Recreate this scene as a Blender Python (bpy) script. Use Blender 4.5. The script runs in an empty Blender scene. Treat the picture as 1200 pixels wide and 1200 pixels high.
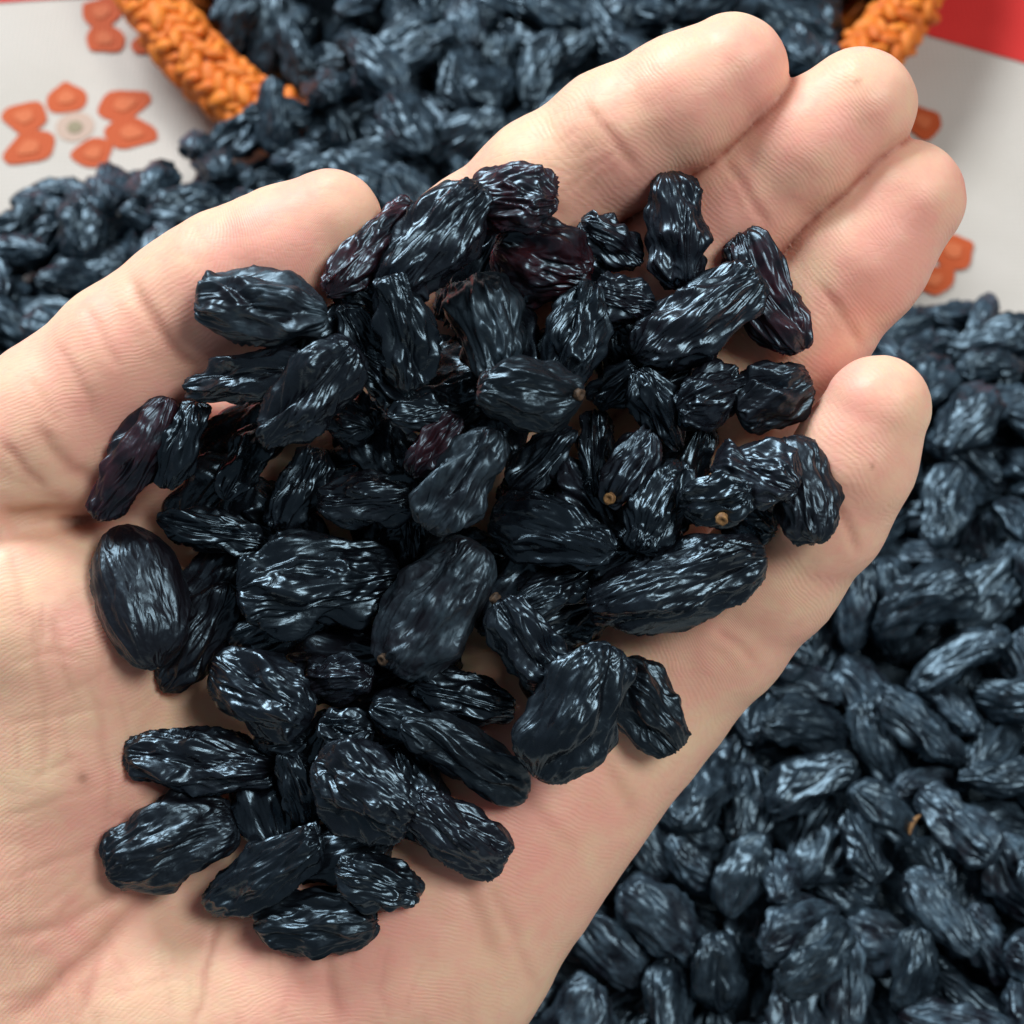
import bpy, math, random
import numpy as np
from mathutils import Matrix, Vector

# ------------------------------------------------------------------ camera, world, lights, exposure
sc = bpy.context.scene
COL = sc.collection
TILT = math.radians(30)          # camera leans 30 degrees from straight down
CAM_H = 0.345                    # metres above the table
D = 250.0                        # mm, lens to the plane of the palm
HALF = 66.0                      # mm, half of the picture's width in that plane
K = 2 * HALF / 1200.0            # mm per photograph pixel in that plane

cam = bpy.data.cameras.new('camera')
cam.sensor_width = 36.0
cam.lens = 36.0 / (2 * HALF / D)
cam.clip_start = 0.01
cam.clip_end = 20
cam.dof.use_dof = True
cam.dof.focus_distance = 0.238
cam.dof.aperture_fstop = 35.0
camo = bpy.data.objects.new('camera', cam)
COL.objects.link(camo)
camo.location = (0, 0, CAM_H)
camo.rotation_euler = (TILT, 0, 0)
sc.camera = camo

world = bpy.data.worlds.new('World')
sc.world = world
world.use_nodes = True
bg = world.node_tree.nodes['Background']
bg.inputs[0].default_value = (0.80, 0.90, 1.0, 1)
bg.inputs[1].default_value = 0.16


def area_lamp(name, loc, target, size, power, color):
    l = bpy.data.lights.new(name, 'AREA')
    l.shape = 'RECTANGLE'
    l.size, l.size_y = size
    l.energy = power
    l.color = color
    o = bpy.data.objects.new(name, l)
    o.location = loc
    o.rotation_euler = (Vector(target) - Vector(loc)).to_track_quat('-Z', 'Y').to_euler()
    COL.objects.link(o)
    return o


area_lamp('window_light', (-0.62, 0.95, 1.05), (0.0, 0.12, 0.1), (0.60, 0.45), 26.5, (0.95, 0.98, 1.0))
area_lamp('fill_light', (0.55, -0.05, 1.20), (0.0, 0.12, 0.1), (0.4, 0.4), 9.8, (1.0, 0.97, 0.93))  # added fill to brighten the palm from the right, not a lamp of the place

sc.view_settings.view_transform = 'Standard'
sc.view_settings.look = 'None'
sc.view_settings.exposure = 0.0
sc.view_settings.gamma = 1.0
sc.view_settings.use_curve_mapping = False
sc.render.engine = 'CYCLES'
sc.cycles.max_bounces = 8
sc.cycles.use_denoising = True

# ------------------------------------------------------------------ frames of reference
RC = np.array(Matrix.Rotation(TILT, 3, 'X'))
CAMP = np.array([0, 0, CAM_H])


def cam_xy(px, py, w):
    """photograph pixel + height over the palm plane (mm) -> x, y in mm in the palm frame"""
    s = K * (1 - np.asarray(w) / D)
    return (np.asarray(px) - 600) * s, (600 - np.asarray(py)) * s


def to_world(p):
    """palm frame (mm; x across, y along the slope, w off the palm) -> world metres"""
    p = np.asarray(p, float)
    q = p / 1000.0
    q = q - np.array([0, 0, D / 1000.0])
    return q @ RC.T + CAMP


def table_point(px, py, z=0.0):
    d = np.array([(px - 600) * K / D, (600 - py) * K / D, -1.0]) @ RC.T
    t = (z - CAM_H) / d[2]
    return CAMP + d * t


def to_pixel(p):
    q = (np.asarray(p) - CAMP) @ RC
    return 600 + q[..., 0] / -q[..., 2] * D / K, 600 - q[..., 1] / -q[..., 2] * D / K, -q[..., 2]


# ------------------------------------------------------------------ noise
_rs = np.random.RandomState(11)
_perm = _rs.permutation(512).astype(np.int64)
_perm = np.concatenate([_perm, _perm, _perm])
_g = _rs.normal(size=(512, 3))
_g /= np.linalg.norm(_g, axis=1)[:, None]


def perlin(p):
    p = np.asarray(p, float)
    i = np.floor(p).astype(np.int64)
    f = p - i
    i &= 511
    u = f * f * f * (f * (f * 6 - 15) + 10)
    out = 0
    for dx in (0, 1):
        wx = u[..., 0] if dx else 1 - u[..., 0]
        for dy in (0, 1):
            wy = u[..., 1] if dy else 1 - u[..., 1]
            for dz in (0, 1):
                wz = u[..., 2] if dz else 1 - u[..., 2]
                h = _perm[_perm[_perm[(i[..., 0] + dx) & 511] + ((i[..., 1] + dy) & 511)] + ((i[..., 2] + dz) & 511)]
                g = _g[h & 511]
                out = out + wx * wy * wz * (g[..., 0] * (f[..., 0] - dx) + g[..., 1] * (f[..., 1] - dy) + g[..., 2] * (f[..., 2] - dz))
    return out * 1.5


# ------------------------------------------------------------------ node helpers
def new_mat(name):
    m = bpy.data.materials.new(name)
    m.use_nodes = True
    nt = m.node_tree
    return m, nt, nt.nodes['Principled BSDF']


def nd(nt, typ, **kw):
    n = nt.nodes.new(typ)
    for k, v in kw.items():
        if k.startswith('i_'):
            n.inputs[k[2:].replace('_', ' ')].default_value = v
        else:
            setattr(n, k, v)
    return n


def mix_col(nt, fac, a, b):
    n = nt.nodes.new('ShaderNodeMix')
    n.data_type = 'RGBA'
    for s, v in ((n.inputs[0], fac), (n.inputs[6], a), (n.inputs[7], b)):
        if hasattr(v, 'is_output'):
            nt.links.new(v, s)
        elif isinstance(v, (int, float)):
            s.default_value = v
        else:
            s.default_value = (*v, 1)
    return n.outputs[2]


def math_n(nt, op, a, b=None, c=None, clamp=False):
    n = nt.nodes.new('ShaderNodeMath')
    n.operation = op
    n.use_clamp = clamp
    for s, v in zip(n.inputs, (a, b, c)):
        if v is None:
            continue
        if hasattr(v, 'is_output'):
            nt.links.new(v, s)
        else:
            s.default_value = v
    return n.outputs[0]


def ramp(nt, fac, stops):
    n = nt.nodes.new('ShaderNodeMapRange')
    nt.links.new(fac, n.inputs[0])
    n.inputs[1].default_value, n.inputs[2].default_value, n.inputs[3].default_value, n.inputs[4].default_value = stops
    return n.outputs[0]


def noise_n(nt, vec, scale, detail=3.0, rough=0.55, dist=0.0):
    n = nd(nt, 'ShaderNodeTexNoise')
    n.inputs['Scale'].default_value = scale
    n.inputs['Detail'].default_value = detail
    n.inputs['Roughness'].default_value = rough
    n.inputs['Distortion'].default_value = dist
    if vec is not None:
        nt.links.new(vec, n.inputs['Vector'])
    return n


# ------------------------------------------------------------------ materials
def raisin_material(name, dark, bloom_col, bloom_amt, rough, sss=0.0, thin=None, bump=0.09):
    m, nt, b = new_mat(name)
    tc = nd(nt, 'ShaderNodeTexCoord')
    oi = nd(nt, 'ShaderNodeObjectInfo')
    off = nt.nodes.new('ShaderNodeVectorMath')
    off.operation = 'MULTIPLY_ADD'
    nt.links.new(oi.outputs['Random'], off.inputs[0])
    off.inputs[1].default_value = (3.1, 1.7, 2.3)
    nt.links.new(tc.outputs['Object'], off.inputs[2])
    vec = off.outputs[0]
    n1 = noise_n(nt, vec, 260, 4)
    n2 = noise_n(nt, vec, 900, 5, 0.65)
    n3 = noise_n(nt, vec, 2600, 3, 0.6)
    hg = nd(nt, 'ShaderNodeAttribute', attribute_name='ridge')
    # dusty bloom, on the heap also painted haze: patchy, thicker on the folds that stand out
    f = ramp(nt, n1.outputs[0], (0.38, 0.66, 0.0, 1.0))
    g = ramp(nt, n2.outputs[0], (0.35, 0.7, 0.25, 1.0))
    f = math_n(nt, 'MULTIPLY', f, g)
    f = math_n(nt, 'MULTIPLY_ADD', hg.outputs['Fac'], 0.35, f)
    rr = ramp(nt, oi.outputs['Random'], (0, 1, 0.35, 1.25))
    f = math_n(nt, 'MULTIPLY', f, rr)
    f = math_n(nt, 'MULTIPLY', f, bloom_amt, clamp=True)
    warm = tuple(min(1, c_ * k_) for c_, k_ in zip(dark, (2.2, 0.95, 1.0)))
    base = mix_col(nt, ramp(nt, oi.outputs['Random'], (0.55, 0.95, 0.0, 1.0)), dark, warm)
    if thin is not None:
        base = mix_col(nt, ramp(nt, n1.outputs[0], (0.42, 0.62, 0, 1)), dark, thin)
    c = mix_col(nt, f, base, bloom_col)
    nt.links.new(c, b.inputs['Base Color'])
    r = math_n(nt, 'MULTIPLY_ADD', n2.outputs[0], 0.22, rough - 0.11)
    nt.links.new(math_n(nt, 'MULTIPLY_ADD', f, 0.12, r), b.inputs['Roughness'])
    b.inputs['Specular IOR Level'].default_value = 0.78
    b.inputs['Specular Tint'].default_value = (0.54, 0.80, 1.0, 1)
    if sss:
        b.inputs['Subsurface Weight'].default_value = sss
        b.inputs['Subsurface Radius'].default_value = (1.0, 0.2, 0.15)
        b.inputs['Subsurface Scale'].default_value = 0.0025
    # fine creases between the modelled wrinkles, drawn out along the raisin
    mp = nd(nt, 'ShaderNodeMapping')
    mp.inputs['Scale'].default_value = (0.38, 1, 1)
    nt.links.new(vec, mp.inputs[0])
    n4 = noise_n(nt, mp.outputs[0], 620, 2.5, 0.5, 0.6)
    rg = math_n(nt, 'ABSOLUTE', math_n(nt, 'SUBTRACT', n4.outputs[0], 0.5))
    rg = ramp(nt, rg, (0.0, 0.14, 1.0, 0.0))
    h = math_n(nt, 'MULTIPLY_ADD', n3.outputs[0], 0.25, math_n(nt, 'MULTIPLY', n2.outputs[0], 0.7))
    h = math_n(nt, 'MULTIPLY_ADD', rg, 1.3, h)
    bp = nd(nt, 'ShaderNodeBump')
    bp.inputs['Strength'].default_value = bump
    bp.inputs['Distance'].default_value = 0.0004
    nt.links.new(h, bp.inputs['Height'])
    nt.links.new(bp.outputs[0], b.inputs['Normal'])
    return m


M_BLACK = raisin_material('raisin_black', (0.0022, 0.0026, 0.0042), (0.020, 0.032, 0.046), 0.40, 0.27)
M_SMOOTH = raisin_material('raisin_glossy', (0.0022, 0.0025, 0.0038), (0.014, 0.022, 0.032), 0.3, 0.34, bump=0.16)
M_BLOOM = raisin_material('raisin_bloom', (0.003, 0.004, 0.006), (0.034, 0.056, 0.074), 0.75, 0.36)
M_WINE = raisin_material('raisin_wine', (0.005, 0.0025, 0.004), (0.024, 0.020, 0.032), 0.4, 0.31, 0.25, (0.030, 0.005, 0.007))
M_PILE = raisin_material('raisin_pile', (0.0028, 0.0045, 0.0075), (0.054, 0.092, 0.128), 1.0, 0.32)  # bloom made paler and bluer, painting lens haze over the heap


def skin_material():
    m, nt, b = new_mat('skin')
    tc = nd(nt, 'ShaderNodeTexCoord')
    tone = nd(nt, 'ShaderNodeAttribute', attribute_name='tone')      # r pink, g crease and painted shade between fingers, b mole
    sep = nd(nt, 'ShaderNodeSeparateColor')
    nt.links.new(tone.outputs['Color'], sep.inputs[0])
    obj = tc.outputs['Object']
    n1 = noise_n(nt, obj, 75, 4, 0.6)
    n2 = noise_n(nt, obj, 420, 4, 0.6)
    pale = (0.82, 0.580, 0.395)
    pink = (0.83, 0.415, 0.330)
    f = math_n(nt, 'MULTIPLY_ADD', ramp(nt, n1.outputs[0], (0.3, 0.7, -0.35, 0.40)), 1.0, sep.outputs[0], clamp=True)
    f = math_n(nt, 'MULTIPLY_ADD', ramp(nt, n2.outputs[0], (0.3, 0.7, -0.20, 0.20)), 1.0, f, clamp=True)
    c = mix_col(nt, f, pale, pink)
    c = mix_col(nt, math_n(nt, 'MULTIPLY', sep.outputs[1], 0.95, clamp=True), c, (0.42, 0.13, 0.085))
    c = mix_col(nt, sep.outputs[2], c, (0.22, 0.075, 0.03))
    nt.links.new(c, b.inputs['Base Color'])
    b.inputs['Subsurface Weight'].default_value = 0.40
    b.inputs['Subsurface Radius'].default_value = (1.0, 0.32, 0.16)
    b.inputs['Subsurface Scale'].default_value = 0.0042
    b.inputs['Specular IOR Level'].default_value = 0.34
    nt.links.new(ramp(nt, n2.outputs[0], (0.3, 0.7, 0.42, 0.58)), b.inputs['Roughness'])
    # friction ridges: fine waves along a coordinate carried by the surface, broken by noise
    rc = nd(nt, 'ShaderNodeAttribute', attribute_name='ridge_coord')
    nw = noise_n(nt, obj, 130, 3, 0.5)
    ph = math_n(nt, 'MULTIPLY_ADD', nw.outputs[0], 3.2, rc.outputs['Fac'])
    wv = math_n(nt, 'SINE', math_n(nt, 'MULTIPLY', ph, 2 * math.pi / 0.52))
    msk = ramp(nt, noise_n(nt, obj, 160, 2, 0.5).outputs[0], (0.35, 0.6, 0.25, 1.0))
    wv = math_n(nt, 'MULTIPLY', wv, msk)
    # fine criss-cross skin lines
    vo = nd(nt, 'ShaderNodeTexVoronoi', feature='DISTANCE_TO_EDGE')
    vo.inputs['Scale'].default_value = 900
    mp = nd(nt, 'ShaderNodeMapping')
    mp.inputs['Rotation'].default_value = (0, 0, math.radians(38))
    mp.inputs['Scale'].default_value = (0.45, 1.25, 1)
    nt.links.new(obj, mp.inputs[0])
    nt.links.new(mp.outputs[0], vo.inputs['Vector'])
    vl = ramp(nt, vo.outputs['Distance'], (0.0, 0.16, 0.0, 1.0))
    h = math_n(nt, 'MULTIPLY_ADD', wv, 0.18, math_n(nt, 'MULTIPLY', vl, 0.2))
    h = math_n(nt, 'MULTIPLY_ADD', n2.outputs[0], 0.8, h)
    bp = nd(nt, 'ShaderNodeBump')
    bp.inputs['Strength'].default_value = 0.36
    bp.inputs['Distance'].default_value = 0.00016
    nt.links.new(h, bp.inputs['Height'])
    nt.links.new(bp.outputs[0], b.inputs['Normal'])
    return m


M_SKIN = skin_material()


def cloth_material(name, col, var):
    m, nt, b = new_mat(name)
    tc = nd(nt, 'ShaderNodeTexCoord')
    n = noise_n(nt, tc.outputs['Object'], 30, 4)
    nt.links.new(mix_col(nt, ramp(nt, n.outputs[0], (0.3, 0.7, 0, 1)), col, var), b.inputs['Base Color'])
    b.inputs['Roughness'].default_value = 0.75
    w1 = nd(nt, 'ShaderNodeTexWave', bands_direction='X')
    w1.inputs['Scale'].default_value = 260
    w2 = nd(nt, 'ShaderNodeTexWave', bands_direction='Y')
    w2.inputs['Scale'].default_value = 260
    for w in (w1, w2):
        nt.links.new(tc.outputs['Object'], w.inputs['Vector'])
    bp = nd(nt, 'ShaderNodeBump')
    bp.inputs['Strength'].default_value = 0.25
    bp.inputs['Distance'].default_value = 0.0003
    nt.links.new(math_n(nt, 'ADD', w1.outputs[0], w2.outputs[0]), bp.inputs['Height'])
    nt.links.new(bp.outputs[0], b.inputs['Normal'])
    return m


M_CREAM = cloth_material('cloth_cream', (0.45, 0.425, 0.385), (0.50, 0.475, 0.44))
M_RED = cloth_material('cloth_red', (0.60, 0.022, 0.018), (0.54, 0.018, 0.016))
M_PETAL = cloth_material('print_orange', (0.46, 0.078, 0.012), (0.40, 0.060, 0.009))
M_PETAL_IN = cloth_material('print_pale_orange', (0.53, 0.135, 0.045), (0.50, 0.115, 0.036))
M_DOT = cloth_material('print_olive', (0.22, 0.20, 0.12), (0.28, 0.24, 0.16))
M_DOTRING = cloth_material('print_pink', (0.46, 0.34, 0.275), (0.44, 0.33, 0.27))


def yarn_material():
    m, nt, b = new_mat('orange_straw')
    tc = nd(nt, 'ShaderNodeTexCoord')
    oi = nd(nt, 'ShaderNodeObjectInfo')
    n = noise_n(nt, tc.outputs['Object'], 330, 4, 0.6)
    f = math_n(nt, 'MULTIPLY_ADD', oi.outputs['Random'], 0.55, math_n(nt, 'MULTIPLY', n.outputs[0], 0.7), clamp=True)
    nt.links.new(mix_col(nt, f, (0.56, 0.095, 0.008), (0.80, 0.25, 0.022)), b.inputs['Base Color'])
    b.inputs['Roughness'].default_value = 0.6
    b.inputs['Subsurface Weight'].default_value = 0.1
    b.inputs['Subsurface Scale'].default_value = 0.002
    n2 = noise_n(nt, tc.outputs['Object'], 1500, 3, 0.6)
    bp = nd(nt, 'ShaderNodeBump')
    bp.inputs['Strength'].default_value = 0.5
    bp.inputs['Distance'].default_value = 0.0004
    nt.links.new(n2.outputs[0], bp.inputs['Height'])
    nt.links.new(bp.outputs[0], b.inputs['Normal'])
    return m


M_STRAW = yarn_material()
M_CORE = cloth_material('rim_core', (0.22, 0.045, 0.006), (0.28, 0.06, 0.008))  # coloured darker than the stitches to paint shade into the gaps between them


def stem_material(name, c1, c2):
    m, nt, b = new_mat(name)
    tc = nd(nt, 'ShaderNodeTexCoord')
    n = noise_n(nt, tc.outputs['Object'], 1800, 3)
    nt.links.new(mix_col(nt, ramp(nt, n.outputs[0], (0.35, 0.65, 0, 1)), c1, c2), b.inputs['Base Color'])
    b.inputs['Roughness'].default_value = 0.7
    return m


M_STEM = stem_material('stem_tan', (0.34, 0.19, 0.07), (0.13, 0.065, 0.028))
M_SCAR = stem_material('stem_scar', (0.085, 0.05, 0.026), (0.03, 0.02, 0.014))


# ------------------------------------------------------------------ mesh helpers
def np_mesh(name, verts, faces, mat, smooth=True, attrs=None):
    me = bpy.data.meshes.new(name)
    v = np.ascontiguousarray(verts, dtype=np.float32)
    fs = faces if isinstance(faces, (list, tuple)) else [faces]
    fs = [np.asarray(f) for f in fs if len(f)]
    loops = np.concatenate([f.ravel() for f in fs]).astype(np.int32)
    sizes = np.concatenate([np.full(len(f), f.shape[1]) for f in fs])
    starts = np.concatenate([[0], np.cumsum(sizes)[:-1]]).astype(np.int32)
    me.vertices.add(len(v))
    me.vertices.foreach_set('co', v.ravel())
    me.loops.add(len(loops))
    me.loops.foreach_set('vertex_index', loops)
    me.polygons.add(len(starts))
    me.polygons.foreach_set('loop_start', starts)
    if smooth:
        me.polygons.foreach_set('use_smooth', np.ones(len(starts), dtype=bool))
    for nm, (typ, data) in (attrs or {}).items():
        a = me.attributes.new(nm, typ, 'POINT')
        a.data.foreach_set('color' if typ == 'FLOAT_COLOR' else 'value', np.ascontiguousarray(data, dtype=np.float32).ravel())
    me.update(calc_edges=True)
    me.validate()
    me.materials.append(mat)
    return me


def link(name, me, parent=None, mw=None, **props):
    o = bpy.data.objects.new(name, me)
    COL.objects.link(o)
    if parent is not None:
        o.parent = parent
    if mw is not None:
        o.matrix_world = mw
    for k, v in props.items():
        o[k] = v
    return o


def mat4(rot, loc, scale=(1, 1, 1)):
    m = np.eye(4)
    m[:3, :3] = np.asarray(rot) @ np.diag(scale)
    m[:3, 3] = loc
    return Matrix(m.tolist())


# ------------------------------------------------------------------ the hand: one continuous surface from a distance field
def P(px, py, ws, rpx):
    """a joint seen at a pixel, its skin at height ws (mm), radius as seen in pixels"""
    s = K * (1 - ws / D)
    r = rpx * s
    w = ws - r
    x, y = cam_xy(px, py, w)
    return np.array([x, y, w]), r


H_STEP = 0.5
G0 = np.array([-128.0, -128.0, -46.0])
G1 = np.array([72.0, 72.0, 32.0])
GN = np.ceil((G1 - G0) / H_STEP).astype(int)
AX = [(G0[i] + H_STEP * np.arange(GN[i])).astype(np.float32) for i in range(3)]


def smin(a, b, k):
    h = np.maximum(k - np.abs(a - b), 0) / k
    return np.minimum(a, b) - h * h * k * 0.25


def add_cone(F, pa, ra, pb, rb, k, squash=1.0):
    """smooth-union a tapered limb into the field, only where it can matter"""
    lo = np.minimum(pa - ra, pb - rb) - k - 3
    hi = np.maximum(pa + ra, pb + rb) + k + 3
    i0 = np.clip(np.floor((lo - G0) / H_STEP).astype(int), 0, GN)
    i1 = np.clip(np.ceil((hi - G0) / H_STEP).astype(int), 0, GN)
    if (i1 <= i0).any():
        return
    sl = tuple(slice(a, b) for a, b in zip(i0, i1))
    X = AX[0][sl[0]][:, None, None] - np.float32(pa[0])
    Y = AX[1][sl[1]][None, :, None] - np.float32(pa[1])
    Z = AX[2][sl[2]][None, None, :] - np.float32(pa[2])
    ba = (pb - pa).astype(np.float32)
    bb = float(ba @ ba) + 1e-6
    t = np.clip((X * ba[0] + Y * ba[1] + Z * ba[2]) / np.float32(bb), 0, 1)
    dz = (Z - t * ba[2]) * np.float32(squash)
    d = np.sqrt((X - t * ba[0]) ** 2 + (Y - t * ba[1]) ** 2 + dz * dz) - (np.float32(ra) + np.float32(rb - ra) * t)
    F[sl] = smin(F[sl], d.astype(np.float32), np.float32(k))


def field():
    return np.full(tuple(GN), 12.0, dtype=np.float32)


CHAINS = {
    # px, py, skin height mm, radius px
    'index': [(858, 82, 18.5, 68), (800, 118, 18.0, 76), (722, 163, 15.5, 82), (640, 222, 12.5, 84), (560, 292, 7.0, 87), (410, 440, -1.0, 104)],
    'middle': [(1006, 124, 17.5, 70), (945, 172, 16.5, 74), (873, 237, 12.5, 75), (801, 306, 9.5, 79), (725, 372, 5.0, 86), (560, 540, -2.0, 104)],
    'ring': [(1062, 234, 15.5, 72), (1008, 304, 14.5, 79), (943, 381, 11.0, 80), (850, 470, 6.5, 86), (690, 640, -1.0, 104)],
    'little': [(1028, 479, 21.0, 65), (1000, 540, 19.5, 72), (964, 602, 16.0, 75), (905, 672, 11.5, 82), (835, 738, 7.5, 92), (745, 795, 4.0, 112)],
    'thumb': [(387, 259, 22.0, 63), (330, 300, 22.0, 77), (268, 333, 20.0, 84), (225, 364, 17.5, 87), (150, 420, 16.5, 90), (70, 498, 15.0, 101), (-40, 590, 12.0, 116), (-120, 700, 8.0, 135)],
}
PALM = [
    # index, middle, ring metacarpals
    [(410, 440, -1.0, 104), (270, 700, -2.5, 118), (150, 950, 0.5, 125), (40, 1200, -2.0, 150)],
    [(560, 540, -2.0, 104), (420, 760, -4.0, 115), (300, 960, -1.0, 120), (180, 1250, -1.0, 150)],
    [(690, 640, -1.0, 104), (560, 830, -2.0, 112), (430, 1020, 3.0, 120), (300, 1290, 0.0, 150)],
    # ulnar border and its pad
    [(745, 795, 4.0, 112), (672, 866, 5.0, 122), (594, 957, 6.5, 130), (530, 1042, 7.0, 135), (470, 1120, 6.5, 140), (390, 1260, 3.0, 150)],
    # heel
    [(470, 1120, 6.5, 140), (330, 1170, 6.0, 140), (200, 1180, 5.5, 140), (80, 1180, 5.0, 150)],
    # wrist and forearm, out of frame
    [(150, 1250, 1.0, 190), (0, 1470, 3.0, 200), (-140, 1700, 8.0, 210)],
    [(300, 1260, 1.0, 180), (150, 1480, 3.0, 190), (0, 1720, 8.0, 200)],
    # web between thumb and index
    [(70, 520, 3.0, 85), (210, 560, -3.0, 85), (330, 560, -4.0, 90)],
]
THENAR = [
    [(-40, 735, 13.0, 125), (25, 722, 13.0, 108), (62, 760, 12.0, 118), (70, 880, 10.0, 135), (40, 1010, 7.5, 150), (20, 1150, 5.0, 150)],
    [(90, 690, 8.0, 75), (110, 760, 7.0, 80)],
]


def build_field():
    fing = field()
    for nm in ('index', 'middle', 'ring', 'little'):
        f = field()
        ch = [P(*a) for a in CHAINS[nm]]
        for (pa, ra), (pb, rb) in zip(ch, ch[1:]):
            add_cone(f, pa, ra, pb, rb, 2.5)
        fing = smin(fing, f, np.float32(0.4))
    palm = field()
    for chain in PALM:
        ch = [P(*a) for a in chain]
        for (pa, ra), (pb, rb) in zip(ch, ch[1:]):
            add_cone(palm, pa, ra, pb, rb, 9.0)
    then = field()
    for chain in THENAR:
        ch = [P(*a) for a in chain]
        for (pa, ra), (pb, rb) in zip(ch, ch[1:]):
            add_cone(then, pa, ra, pb, rb, 6.0)
    palm = smin(palm, then, np.float32(7.0))
    thumb = field()
    ch = [P(*a) for a in CHAINS['thumb']]
    for (pa, ra), (pb, rb) in zip(ch, ch[1:]):
        add_cone(thumb, pa, ra, pb, rb, 3.0)
    palm = smin(palm, thumb, np.float32(1.2))
    F = smin(palm, fing, np.float32(6.0))
    return F


def surface_nets(F):
    S = F < 0
    nx, ny, nz = F.shape
    c = np.zeros((nx - 1, ny - 1, nz - 1), np.int8)
    for dx in (0, 1):
        for dy in (0, 1):
            for dz in (0, 1):
                c += S[dx:nx - 1 + dx, dy:ny - 1 + dy, dz:nz - 1 + dz]
    act = (c > 0) & (c < 8)
    ii, jj, kk = np.nonzero(act)
    idx = np.full(act.shape, -1, np.int32)
    idx[ii, jj, kk] = np.arange(len(ii))
    pos = np.zeros((len(ii), 3))
    cnt = np.zeros(len(ii))
    for ax in range(3):
        o1, o2 = [a for a in range(3) if a != ax]
        for a in (0, 1):
            for b in (0, 1):
                off = [0, 0, 0]
                off[o1], off[o2] = a, b
                i, j, k = ii + off[0], jj + off[1], kk + off[2]
                e = [0, 0, 0]
                e[ax] = 1
                f0 = F[i, j, k]
                f1 = F[i + e[0], j + e[1], k + e[2]]
                m = (f0 < 0) != (f1 < 0)
                t = np.where(m, f0 / np.where(m, f0 - f1, 1), 0)
                q = np.stack([i, j, k], 1).astype(float)
                q[:, ax] += t
                pos += q * m[:, None]
                cnt += m
    pos /= cnt[:, None]
    quads = []
    for ax in range(3):
        o1, o2 = [(1, 2), (2, 0), (0, 1)][ax]
        s0 = [slice(None)] * 3
        s1 = [slice(None)] * 3
        s0[ax], s1[ax] = slice(0, -1), slice(1, None)
        A, B = S[tuple(s0)], S[tuple(s1)]
        e = np.argwhere(A != B)
        lim = np.array(F.shape) - 1
        ok = (e[:, o1] > 0) & (e[:, o2] > 0) & (e[:, o1] < lim[o1]) & (e[:, o2] < lim[o2])
        e = e[ok]
        flip = A[e[:, 0], e[:, 1], e[:, 2]]

        def cell(d1, d2):
            g = e.copy()
            g[:, o1] -= d1
            g[:, o2] -= d2
            return idx[g[:, 0], g[:, 1], g[:, 2]]
        q = np.stack([cell(1, 1), cell(0, 1), cell(0, 0), cell(1, 0)], 1)
        q[~flip] = q[~flip][:, ::-1]
        quads.append(q)
    return G0 + pos * H_STEP, np.concatenate(quads)


def relax(v, q, n, lam=0.5):
    e = np.concatenate([q[:, [0, 1]], q[:, [1, 2]], q[:, [2, 3]], q[:, [3, 0]]])
    a = np.concatenate([e[:, 0], e[:, 1]])
    b = np.concatenate([e[:, 1], e[:, 0]])
    deg = np.bincount(a, minlength=len(v))[:, None]
    for it in range(n):
        l = lam if it % 2 == 0 else -lam * 1.04
        s = np.stack([np.bincount(a, weights=v[b, k], minlength=len(v)) for k in range(3)], 1)
        v = v + l * (s / np.maximum(deg, 1) - v)
    return v


def vnormals(v, q):
    n = np.cross(v[q[:, 2]] - v[q[:, 0]], v[q[:, 3]] - v[q[:, 1]])
    out = np.zeros_like(v)
    for k in range(4):
        for a in range(3):
            out[:, a] += np.bincount(q[:, k], weights=n[:, a], minlength=len(v))
    return out / np.maximum(np.linalg.norm(out, axis=1), 1e-9)[:, None]


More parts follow.
